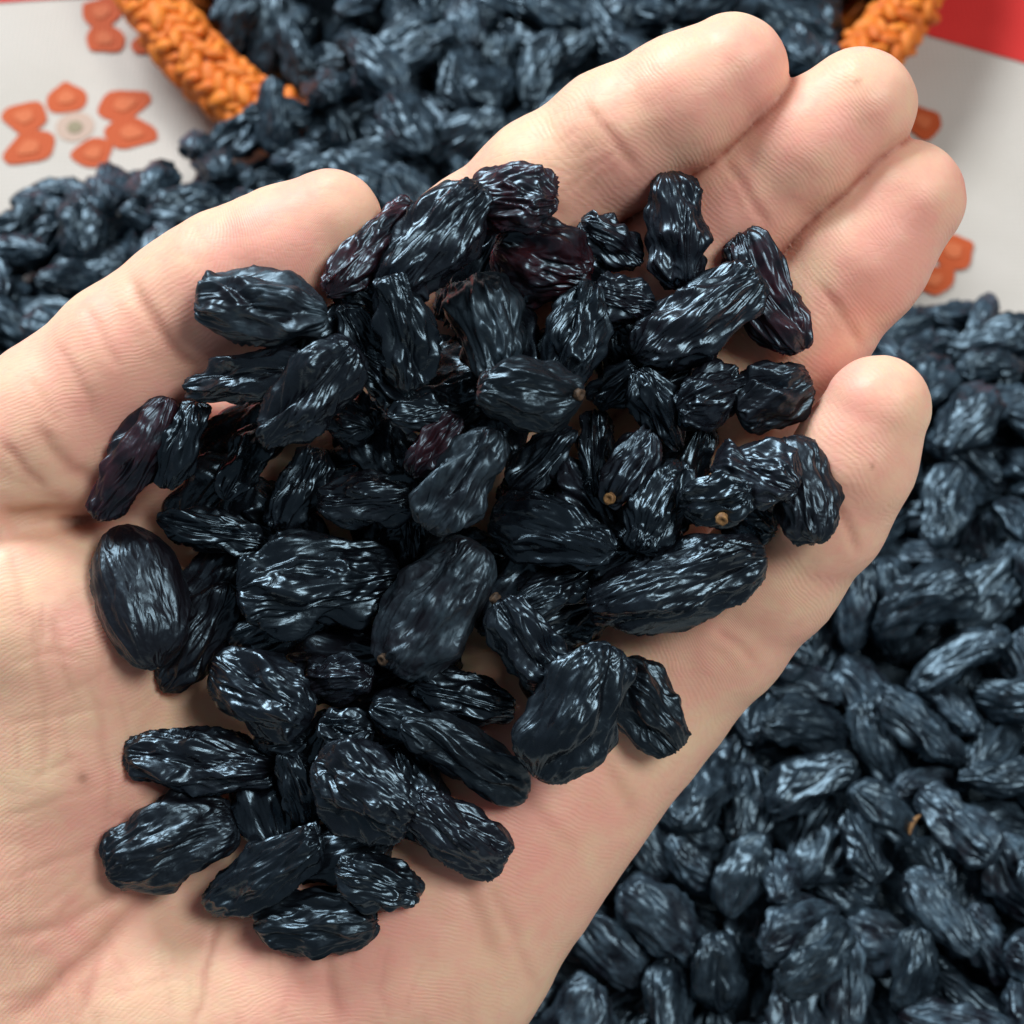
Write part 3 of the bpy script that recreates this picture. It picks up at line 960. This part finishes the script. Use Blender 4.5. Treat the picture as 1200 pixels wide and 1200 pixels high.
def hand_raisins():
    Hm = HMAP.copy()
    for n, (cx, cy, L, W, ang, layer, mat, opt, label) in enumerate(sorted(RAISINS, key=lambda r: r[5])):
        g_ = 1.22 if layer == 0 else 1.0
        L, W = L * 1.01 * g_, W * 1.03 * g_
        opt = dict(opt)
        stub = opt.pop('stub', None)
        flat = opt.pop('flat', .80 if W / L < .75 else .72)
        rs = np.random.RandomState(900 + n)
        w = 6.0
        tilt = np.zeros(2)
        for it in range(3):
            s = K * (1 - w / D)
            a, b = L * s / 2, W * s / 2
            c = min(b * flat, 4.6)
            x0, y0 = cam_xy(cx, cy, w)
            t = -math.radians(ang)
            r = max(a, b)
            i0, i1 = int((x0 - r - HX0) / HS), int((x0 + r - HX0) / HS) + 2
            j0, j1 = int((y0 - r - HY0) / HS), int((y0 + r - HY0) / HS) + 2
            I, J = np.meshgrid(np.arange(i0, i1), np.arange(j0, j1), indexing='ij')
            X, Y = HX0 + (I + .5) * HS - x0, HY0 + (J + .5) * HS - y0
            U, V = (X * math.cos(t) + Y * math.sin(t)) / a, (-X * math.sin(t) + Y * math.cos(t)) / b
            q = 1 - U * U - V * V
            m = q > 0.03
            inside = (I >= 0) & (J >= 0) & (I < HW) & (J < HW)
            m &= inside
            Hs = Hm[np.clip(I, 0, HW - 1), np.clip(J, 0, HW - 1)]
            hh = Hs[m]
            A = np.stack([X[m], Y[m], np.ones(m.sum())], 1)
            g = np.linalg.lstsq(A, np.maximum(hh, hh.max() - 12), rcond=None)[0]
            tilt = np.clip(g[:2] * .65, -.42, .42)
            lift = hh + c * np.sqrt(q[m]) - (X[m] * tilt[0] + Y[m] * tilt[1])
            w = np.percentile(lift, 96) - .7
        plane = X * tilt[0] + Y * tilt[1]
        top = w + plane + c * np.sqrt(np.maximum(q, 0)) * .9
        ii, jj = I[m], J[m]
        Hm[ii, jj] = np.maximum(Hm[ii, jj], top[m])
        x0, y0 = cam_xy(cx, cy, w)
        # frame: long axis, cross axis, up, leaning with what it rests on
        ez = np.array([-tilt[0], -tilt[1], 1.0])
        ez /= np.linalg.norm(ez)
        ex = np.array([math.cos(t), math.sin(t), 0])
        ex -= ez * (ex @ ez)
        ex /= np.linalg.norm(ex)
        ey = np.cross(ez, ex)
        R = np.stack([ex, ey, ez], 1)
        hi = layer > 0
        me, V = raisin_mesh('raisin', mat, 2 * a, 2 * b, 2 * c, 100 + 7 * n, 128 if hi else 72, 76 if hi else 44, **opt)
        wl = to_world(np.array([x0, y0, w]))
        o = link('raisin', me, None, mat4(RC @ R, wl), label=label, category='raisin', group='raisins held in the hand')
        if stub:
            # seat the stub on the skin where it shows
            sx, sy = cam_xy(stub[0], stub[1], w)
            loc = (np.array([sx - x0, sy - y0, 0]) @ R)
            d2 = (V[:, 0] - loc[0]) ** 2 + (V[:, 1] - loc[1]) ** 2 - np.where(V[:, 2] > -.4, 0, -50)
            k = int(np.argmin(d2))
            p = V[k]
            nz = p / np.array([a, b, c]) ** 2
            nz = nz / np.linalg.norm(nz) + np.array([0, 0, .35])
            nz /= np.linalg.norm(nz)
            nx = np.cross([0, 1, .2], nz)
            nx /= np.linalg.norm(nx)
            Rs = np.stack([nx, np.cross(nz, nx), nz], 1)
            so = link('stem_stub', STUB if layer == 2.6 else SCAR, o)
            so.matrix_parent_inverse = Matrix.Identity(4)
            so.matrix_local = mat4(Rs, (p + nz * .1) / 1000)
    return Hm


HTOP = hand_raisins()

# ------------------------------------------------------------------ table cloth
def sheet(name, x0, x1, y0, y1, z, mat, parent=None, n=60, amp=.0, **props):
    xs, ys = np.linspace(x0, x1, n), np.linspace(y0, y1, n)
    X, Y = np.meshgrid(xs, ys, indexing='ij')
    Z = z + amp * perlin(np.stack([X * 9, Y * 9, X * 0], -1))
    idx = np.arange(n * n).reshape(n, n)
    q = np.stack([idx[:-1, :-1], idx[1:, :-1], idx[1:, 1:], idx[:-1, 1:]], -1).reshape(-1, 4)
    return link(name, np_mesh(name, np.stack([X, Y, Z], -1).reshape(-1, 3), q, mat), parent, **props)


cloth = sheet('tablecloth', -.62, .62, -.35, .95, 0.0, M_CREAM, label='cream tablecloth with orange flower print and red border under the raisins', category='tablecloth')


def poly_sheet(name, pts, z, mat, parent):
    me = bpy.data.meshes.new(name)
    me.from_pydata([(x, y, z) for x, y in pts], [], [list(range(len(pts)))])
    me.materials.append(mat)
    return link(name, me, parent)


def quad_px(name, pts, z, mat):
    return poly_sheet(name, [table_point(a, b)[:2] for a, b in pts], z, mat, cloth)


# the red border runs along the far side of the cloth
ra, rb = table_point(1070, 38)[:2], table_point(1205, 76)[:2]
d = (rb - ra) / np.linalg.norm(rb - ra)
nrm = np.array([-d[1], d[0]])
if nrm[1] < 0:
    nrm = -nrm
poly_sheet('red_border', [ra - d * .035, ra + d * .42, ra + d * .42 + nrm * .25, ra - d * .035 + nrm * .25], .0004, M_RED, cloth)
la, lb = table_point(-40, 6)[:2], table_point(120, -4)[:2]
d = (lb - la) / np.linalg.norm(lb - la)
nrm = np.array([-d[1], d[0]])
poly_sheet('red_border', [la - d * .3, lb + d * .02, lb + d * .02 + nrm * .25, la - d * .3 + nrm * .25], .0004, M_RED, cloth)


def petal_pts(c, tip, width, n=20, k=1.0):
    """a pointed oval from its round foot at c to its tip"""
    c, tip = np.array(c), np.array(tip)
    ax = tip - c
    L = np.linalg.norm(ax)
    ax /= L
    ay = np.array([-ax[1], ax[0]])
    mid = (c + tip) / 2
    out = []
    for i in range(n):
        a = 2 * math.pi * i / n
        x = math.cos(a)
        y = math.sin(a) * (1 - .36 * x) * (1 - .15 * x * x)
        jit = 1 + .05 * math.sin(5 * a + 90 * L * 31)
        out.append(mid + jit * k * (ax * x * L / 2 + ay * y * width / 2))
    return out


PZ = .0002


def petal(c, tip, width):
    c, tip = table_point(*c)[:2], table_point(*tip)[:2]
    global PZ
    PZ += .00003
    p = poly_sheet('petal', petal_pts(c, tip, width), PZ, M_PETAL, cloth)
    poly_sheet('petal_heart', petal_pts(c, tip, width, k=.42), PZ + .00025, M_PETAL_IN, p)


def disc(px, py, r, name, mat, z):
    c = table_point(px, py)[:2]
    poly_sheet(name, [c + r * np.array([math.cos(a), math.sin(a)]) for a in np.linspace(0, 2 * math.pi, 20, endpoint=False)], z, mat, cloth)


for c, t in [((80, 133), (76, 97)), ((116, 133), (178, 113)), ((124, 152), (186, 161)), ((100, 166), (120, 196)), ((62, 160), (4, 190)), ((54, 142), (2, 134))]:
    petal(c, t, .0095)
disc(88, 149, .0045, 'flower_ring', M_DOTRING, .0002)
disc(88, 150, .0018, 'flower_eye', M_DOT, .0004)
for c, t in [((140, 22), (97, 8)), ((140, 36), (104, 58)), ((165, 16), (180, -16)), ((168, 40), (190, 60))]:
    petal(c, t, .0105)
for c, t in [((1062, 150), (1102, 138)), ((1040, 150), (1020, 120)), ((1095, 305), (1138, 285)), ((1086, 314), (1100, 347)), ((1068, 300), (1060, 270)), ((1060, 322), (1040, 345))]:
    petal(c, t, .0105)

# ------------------------------------------------------------------ basket: round tray with a knotted orange rim
RIM_Z = .018
pts = np.array([table_point(a, b, RIM_Z)[:2] for a, b in [(150, 25), (185, 75), (225, 118), (278, 158), (1116, 0), (1083, 41), (1059, 70)]])
A = np.concatenate([2 * pts, np.ones((len(pts), 1))], 1)
sol = np.linalg.lstsq(A, (pts ** 2).sum(1), rcond=None)[0]
BC = sol[:2]
BR = math.sqrt(sol[2] + BC @ BC)          # outer edge of the rim
RT = .0072                                # rim thickness (radius)
BRC = BR - RT

prof = [(0.0, .0015), (BRC * .55, .0015), (BRC * .82, .003), (BRC * .94, .009), (BRC + .001, .017), (BRC + .004, .016), (BRC * .95, .006), (BRC * .83, .0008), (0, .0006)]
NB = 120
V, Q = [], []
for r, z in prof:
    for k in range(NB):
        a = 2 * math.pi * k / NB
        V.append((r * math.cos(a), r * math.sin(a), z + .0006 * math.sin(k * math.pi) * (r > .05)))
for i in range(len(prof) - 1):
    for k in range(NB):
        Q.append((i * NB + k, i * NB + (k + 1) % NB, (i + 1) * NB + (k + 1) % NB, (i + 1) * NB + k))
basket = bpy.data.objects.new('basket', None)
COL.objects.link(basket)
basket.empty_display_size = .01
basket.location = (BC[0], BC[1], .001)
basket['label'] = 'round orange basket with a knotted rim, full of raisins behind the fingers'
basket['category'] = 'basket'
link('bowl', np_mesh('bowl', np.array(V), np.array(Q), M_STRAW), basket)


def stitch_mesh(seed):
    """one plump knot of the rim: a short fat loop with a twist"""
    rs = np.random.RandomState(seed)
    nu, nv = 10, 7
    V, Q = [], []
    for i in range(nv + 1):
        th = math.pi * i / nv
        for k in range(nu):
            ph = 2 * math.pi * k / nu + .5 * math.cos(th)
            r = math.sin(th) ** .8 * (1 + .14 * math.cos(3 * ph + seed))
            V.append((1.5 * math.cos(th), r * math.cos(ph) * .85, r * math.sin(ph) * .8))
    for i in range(nv):
        for k in range(nu):
            Q.append((i * nu + k, (i + 1) * nu + k, (i + 1) * nu + (k + 1) % nu, i * nu + (k + 1) % nu))
    return np.array(V) * .0019, np.array(Q)


ST = [stitch_mesh(i) for i in range(3)]
STM = [np_mesh('stitch', v, q, M_STRAW) for v, q in ST]
rest_v, rest_q, nrest = [], [], 0
srs = np.random.RandomState(4)
NA = int(2 * math.pi * BRC / .0037)
for i in range(NA):
    for j in range(11):
        a = 2 * math.pi * (i + .5 * (j % 2)) / NA + srs.uniform(-.004, .004)
        b = 2 * math.pi * j / 11 + srs.uniform(-.1, .1)
        rr = RT * srs.uniform(.70, .92)
        er = np.array([math.cos(a), math.sin(a), 0])
        et = np.array([-math.sin(a), math.cos(a), 0])
        n = er * math.cos(b) + np.array([0, 0, 1]) * math.sin(b)
        p = er * BRC + n * rr + np.array([0, 0, RIM_Z])
        tw = srs.uniform(-.25, .25) + (.75 if j % 2 else -.75)
        bt = np.cross(n, et)
        ex = et * math.cos(tw) + bt * math.sin(tw)
        R = np.stack([ex, np.cross(n, ex), n], 1)
        s = srs.uniform(.8, 1.15)
        wp = p + np.array([BC[0], BC[1], .001])
        px, py, _ = to_pixel(wp)
        vis = -15 < py < 210 and (-15 < px < 400 or 960 < px < 1215) and n[2] > -.35 and ((px < 640) or py < 100)
        if vis:
            link('stitch', STM[(i + j) % 3], basket).matrix_local = mat4(R, p, (s, s, s))
        else:
            v, q = ST[(i + j) % 3]
            rest_v.append((v * s) @ R.T + p)
            rest_q.append(q + nrest)
            nrest += len(v)
link('rim', np_mesh('rim', np.concatenate(rest_v), np.concatenate(rest_q), M_STRAW), basket, kind='stuff')
# solid core of the rim
V, Q = [], []
for i in range(120):
    a = 2 * math.pi * i / 120
    for j in range(8):
        b = 2 * math.pi * j / 8
        r = BRC + RT * .66 * math.cos(b)
        V.append((r * math.cos(a), r * math.sin(a), RIM_Z + RT * .66 * math.sin(b)))
        Q.append((i * 8 + j, ((i + 1) % 120) * 8 + j, ((i + 1) % 120) * 8 + (j + 1) % 8, i * 8 + (j + 1) % 8))
link('rim_core', np_mesh('rim_core', np.array(V), np.array(Q), M_CORE), basket)

# ------------------------------------------------------------------ the heap of raisins on the table and in the basket
GX0, GY0, GS = -.26, -.16, .001
GNX, GNY = 520, 560
gx, gy = GX0 + GS * (np.arange(GNX) + .5), GY0 + GS * (np.arange(GNY) + .5)
GX, GY = np.meshgrid(gx, gy, indexing='ij')
edge_px = [(-330, 520), (-160, 420), (-40, 338), (20, 304), (70, 280), (140, 268), (220, 252), (320, 226), (400, 195), (500, 120), (800, 100), (955, 130), (985, 250),
           (1035, 425), (1090, 412), (1150, 418), (1210, 450), (1330, 530), (1480, 640), (1550, 1000), (1500, 1450), (-500, 1450), (-500, 600)]
EP = np.array([table_point(a, b)[:2] for a, b in edge_px])


def poly_dist(EP):
    inside = np.zeros(GX.shape, bool)
    dist = np.full(GX.shape, 1e9)
    for a, b in zip(EP, np.roll(EP, -1, 0)):
        c = ((a[1] > GY) != (b[1] > GY)) & (GX < (b[0] - a[0]) * (GY - a[1]) / (b[1] - a[1] + 1e-12) + a[0])
        inside ^= c
        d = b - a
        t = np.clip(((GX - a[0]) * d[0] + (GY - a[1]) * d[1]) / (d @ d), 0, 1)
        dist = np.minimum(dist, np.hypot(GX - a[0] - t * d[0], GY - a[1] - t * d[1]))
    return np.where(inside, dist, -dist)


sd = poly_dist(EP)
spill = np.where(sd > 0, .026 * (1 - np.exp(-np.maximum(sd - .003, 0) / .018)), 0)
rb_ = np.hypot(GX - BC[0], GY - BC[1])
ins = np.clip((BRC - RT - .004 - rb_) / .05, 0, 1)
heap = np.where(ins > 0, .001 + .032 * ins, 0)
# the front of the basket is buried where the raisins spill over its rim
front = np.clip((sd + .012) / .02, 0, 1) * np.clip((BC[1] - GY - .25 * BR) / .03, 0, 1) * np.clip((BR + .03 - rb_) / .03, 0, 1)
spill = np.maximum(spill, .027 * front * (sd > .004))
BASE = np.maximum(spill, heap)
BASE += .003 * perlin(np.stack([GX * 30, GY * 30, GX * 0], -1)) * (BASE > .004)
BASE = np.maximum(BASE, 0)

PV = []
prs = np.random.RandomState(21)
for i in range(14):
    L, W = prs.uniform(13.5, 19), prs.uniform(8.5, 11.5)
    T = W * prs.uniform(.62, .85)
    o = dict(wr=prs.uniform(.95, 1.4), taper=prs.uniform(-.2, .2), bend=prs.uniform(-.12, .12), blunt=prs.uniform(.65, .9), lump=prs.uniform(.14, .26), fold=int(prs.randint(1, 4)), freq=.82)
    me, V = raisin_mesh('raisin', M_PILE, L, W, T, 500 + i, 84, 50, **o)
    Vl, Fl, rl = raisin_shape(L, W, T, 500 + i, 22, 14, **o)
    PV.append((me, Vl, Fl, (L, W, T)))

Hp = BASE.copy()
region = (BASE > .002) | (sd > .002)
cand = np.argwhere(region)
items = []


def drop(x, y, yaw, vi, sc_, jitter):
    L, W, T = PV[vi][3]
    a, b, c = [q_ * sc_ / 2000 for q_ in (L, W, T)]
    r = a
    i0, i1 = int((x - r - GX0) / GS), int((x + r - GX0) / GS) + 2
    j0, j1 = int((y - r - GY0) / GS), int((y + r - GY0) / GS) + 2
    if i0 < 0 or j0 < 0 or i1 >= GNX or j1 >= GNY:
        return None
    X, Y = GX[i0:i1, j0:j1] - x, GY[i0:i1, j0:j1] - y
    U, V = (X * math.cos(yaw) + Y * math.sin(yaw)) / a, (-X * math.sin(yaw) + Y * math.cos(yaw)) / b
    q_ = 1 - U * U - V * V
    m = q_ > .02
    hs = Hp[i0:i1, j0:j1]
    A_ = np.stack([X[m], Y[m], np.ones(m.sum())], 1)
    g = np.linalg.lstsq(A_, hs[m], rcond=None)[0]
    tilt = np.clip(g[:2] * .8 + prs.normal(0, jitter, 2), -.7, .7)
    pl = X * tilt[0] + Y * tilt[1]
    z = np.percentile(hs[m] + c * np.sqrt(q_[m]) - pl[m], 94) - .0005
    z = max(z, c * .8)
    if z > BASE[int((x - GX0) / GS), int((y - GY0) / GS)] + .019:
        return None
    top = z + pl + c * np.sqrt(np.maximum(q_, 0)) * .9
    hs[m] = np.maximum(hs[m], top[m])
    return z, tilt


def scatter(n, jitter, avoid=.004):
    """each next one goes where the heap is lowest against its neighbours, so the cover stays even"""
    for k in range(n):
        pick = cand[prs.randint(0, len(cand), 5)]
        score = [Hp[i, j] - BASE[i, j] for i, j in pick]
        i, j = pick[int(np.argmin(score))]
        yaw, vi, s = prs.uniform(0, 2 * math.pi), prs.randint(0, len(PV)), prs.uniform(.82, 1.12)
        r = drop(gx[i], gy[j], yaw, vi, s, jitter)
        if r:
            z, tilt = r
            ez = np.array([-tilt[0], -tilt[1], 1.0])
            ez /= np.linalg.norm(ez)
            ex = np.array([math.cos(yaw), math.sin(yaw), 0])
            ex -= ez * (ex @ ez)
            ex /= np.linalg.norm(ex)
            items.append((np.array([gx[i], gy[j], z]), np.stack([ex, np.cross(ez, ex), ez], 1), vi, s))


scatter(int(len(cand) * 1e-6 / 100e-6 * 1.9), .22)

# plug the holes that are left, so that no bare mound or cloth shows inside the heap
for _ in range(400):
    bare = np.argwhere((Hp - BASE < .0006) & ((sd > .005) | ((rb_ < BRC - .012) & (heap > .002))))
    if not len(bare):
        break
    i, j = bare[prs.randint(len(bare))]
    yaw, vi, s_ = prs.uniform(0, 2 * math.pi), prs.randint(0, len(PV)), prs.uniform(.75, 1.0)
    r = drop(gx[i], gy[j], yaw, vi, s_, .25)
    if r is None:
        Hp[i, j] += .001
        continue
    z, tilt = r
    ez = np.array([-tilt[0], -tilt[1], 1.0])
    ez /= np.linalg.norm(ez)
    ex = np.array([math.cos(yaw), math.sin(yaw), 0])
    ex -= ez * (ex @ ez)
    ex /= np.linalg.norm(ex)
    items.append((np.array([gx[i], gy[j], z]), np.stack([ex, np.cross(ez, ex), ez], 1), vi, s_))

# which of them the picture shows: paint them far to near over a pixel grid, hand in front
IMG = np.full((1200 // 4, 1200 // 4), -1, int)
ZB = np.full(IMG.shape, 1e9)
hpx = 600 + HV[:, 0] / (K * (1 - HV[:, 2] / D))
hpy = 600 - HV[:, 1] / (K * (1 - HV[:, 2] / D))
ok = (hpx >= 0) & (hpx < 1200) & (hpy >= 0) & (hpy < 1200)
ZB[(hpy[ok] / 4).astype(int), (hpx[ok] / 4).astype(int)] = 0
for n, (p, R, vi, s) in enumerate(items):
    Vw = (PV[vi][1] * s / 1000) @ R.T + p
    for sub in (0, 1):
        Vs = Vw if sub == 0 else (Vw + np.roll(Vw, 1, 0)) / 2
        x, y, dd = to_pixel(Vs)
        x, y = (x / 4).astype(int), (y / 4).astype(int)
        for ox in (0, 1):
            xx, yy = x + ox, y
            k = (xx >= 0) & (yy >= 0) & (xx < 300) & (yy < 300)
            xk, yk, dk = xx[k], yy[k], dd[k]
            near = dk < ZB[yk, xk]
            ZB[yk[near], xk[near]] = dk[near]
            IMG[yk[near], xk[near]] = n
count = np.bincount(IMG[IMG >= 0], minlength=len(items))
order = np.argsort(-count)
chosen = [n for n in order if count[n] >= 14][:245]
single = set(int(n) for n in chosen)
print('heap', len(items), 'shown', int((count > 0).sum()), 'singles', len(single))

PLACES = [
    (240, 40, 'against the inside of the orange rim'), (330, 90, 'where the orange rim dives under the heap'), (420, 30, 'in the basket beyond the thumb'),
    (520, 100, 'in the basket between thumb and index finger'), (600, 30, 'in the basket at the top edge of the picture'), (720, 30, 'in the basket just behind the index finger'),
    (480, 190, 'close behind the tip of the thumb'), (950, 20, 'by the rim beyond the fingertips'), (260, 200, 'on the cloth corner below the orange rim'),
    (120, 210, 'under the flower print on the cloth'), (30, 260, 'at the outer end of the heap by the flower print'), (200, 260, 'just above the thumb joint'),
    (40, 350, 'at the picture edge above the base of the thumb'), (330, 190, 'above the pad of the thumb'),
    (1090, 380, 'at the heap edge under the ring fingertip'), (1170, 400, 'at the heap edge near the white cloth'), (1130, 470, 'beside the little fingertip'),
    (1150, 560, 'at the picture edge level with the little finger'), (1090, 620, 'along the outer side of the little finger'), (1010, 720, 'beside the root of the little finger'),
    (1150, 680, 'at the picture edge below the little finger'), (1080, 780, 'in the middle of the heap below the little finger'), (930, 830, 'hugging the upper outer edge of the palm'),
    (1170, 820, 'at the picture edge beside the middle of the palm'), (1030, 880, 'in the middle of the heap beside the palm'), (850, 930, 'hugging the middle of the palm edge'),
    (950, 990, 'in the heap below the middle of the palm'), (1100, 980, 'in the open part of the heap'), (760, 1040, 'hugging the lower palm edge'),
    (870, 1080, 'in the heap below the lower palm edge'), (1010, 1100, 'near the bottom of the open heap'), (1150, 1100, 'in the bottom corner of the heap'),
    (670, 1150, 'at the bottom edge next to the palm heel'), (780, 1170, 'at the bottom edge of the picture below the palm'), (920, 1180, 'at the bottom edge in the open heap'),
]


def heap_label(p, R, s, dims, px, py):
    pl = min(PLACES, key=lambda q_: (q_[0] - px) ** 2 + (q_[1] - py) ** 2)[2]
    e = to_pixel(p + R[:, 0] * .004)
    a = math.degrees(math.atan2(py - e[1], e[0] - px)) % 180
    way = 'level' if a < 22 or a > 158 else 'right-leaning' if a < 68 else 'upright' if a < 112 else 'left-leaning'
    L = dims[0] * s
    size = 'long' if L > 16.6 else 'short' if L < 14.4 else 'mid-sized'
    return f'{size} {way} black raisin {pl}'


shared = {}
for n in chosen:
    p, R, vi, s = items[n]
    px, py, _ = to_pixel(p)
    shared.setdefault(heap_label(p, R, s, PV[vi][3], px, py), []).append((float(py), n))
LABEL = {}
for lab, who in shared.items():
    who.sort()
    for k, (_, n) in enumerate(who):
        if len(who) == 1:
            LABEL[n] = lab
        else:
            LABEL[n] = lab + ', ' + (['upper', 'lower'] if len(who) == 2 else ['top', 'second', 'third', 'fourth', 'fifth', 'sixth'])[min(k, 5)]

for n in chosen:
    p, R, vi, s = items[n]
    px, py, _ = to_pixel(p)
    if np.hypot(p[0] - BC[0], p[1] - BC[1]) < BRC:
        grp = 'raisins in the basket'
    elif px < 620:
        grp = 'raisins heaped behind the thumb'
    elif py < 760:
        grp = 'raisins heaped beside the little finger'
    else:
        grp = 'raisins heaped below the palm'
    lab = LABEL[n]
    link('raisin', PV[vi][0], None, mat4(R, p, (s, s, s)), label=lab, category='raisin', group=grp)

# everything underneath: the mound itself and the raisins hidden in it
mv, mq = [], []
st = 5
idx = np.arange(len(gx[::st]) * len(gy[::st])).reshape(len(gx[::st]), len(gy[::st]))
Z = BASE[::st, ::st]
mv.append(np.stack([GX[::st, ::st], GY[::st, ::st], Z], -1).reshape(-1, 3))
q = np.stack([idx[:-1, :-1], idx[1:, :-1], idx[1:, 1:], idx[:-1, 1:]], -1).reshape(-1, 4)
zz = Z.reshape(-1)
q = q[(zz[q] > .0015).all(1)]
mq.append(q)
mt = []
nb = len(mv[0])
for n, (p, R, vi, s) in enumerate(items):
    if n in single:
        continue
    Vw = (PV[vi][1] * s / 1000) @ R.T + p
    mv.append(Vw)
    mq.append(PV[vi][2][0] + nb)
    mt.append(PV[vi][2][1] + nb)
    nb += len(Vw)
link('raisin_heap', np_mesh('raisin_heap', np.concatenate(mv), [np.concatenate(mq), np.concatenate(mt)], M_PILE), None,
     label='mass of black raisins heaped under the hand and in the basket', category='raisins', kind='stuff')

# a dry sliver of grape stalk lying on the heap
for (spx, spy, ln, ang, lab) in [(1072, 968, .0042, 55, 'tiny pale sliver of dry stalk lying on the open heap')]:
    z = .03
    for _ in range(6):
        w = table_point(spx, spy, z)
        z = Hp[int((w[0] - GX0) / GS), int((w[1] - GY0) / GS)] + .0006
    V, Q = [], []
    nr = 9
    for i in range(nr):
        t = i / (nr - 1)
        r = .0005 * math.sin(math.pi * min(1, t * .9 + .08)) ** .7
        for k in range(8):
            a = 2 * math.pi * k / 8
            V.append(((t - .5) * ln, r * math.cos(a) + .0006 * math.sin(3 * t), r * math.sin(a) * .8))
    for i in range(nr - 1):
        for k in range(8):
            Q.append((i * 8 + k, i * 8 + (k + 1) % 8, (i + 1) * 8 + (k + 1) % 8, (i + 1) * 8 + k))
    o = link('stalk', np_mesh('stalk', np.array(V), np.array(Q), M_STEM), None, mat4(np.array(Matrix.Rotation(math.radians(ang), 3, 'Z')), w + np.array([0, 0, .0006])), label=lab, category='stalk')
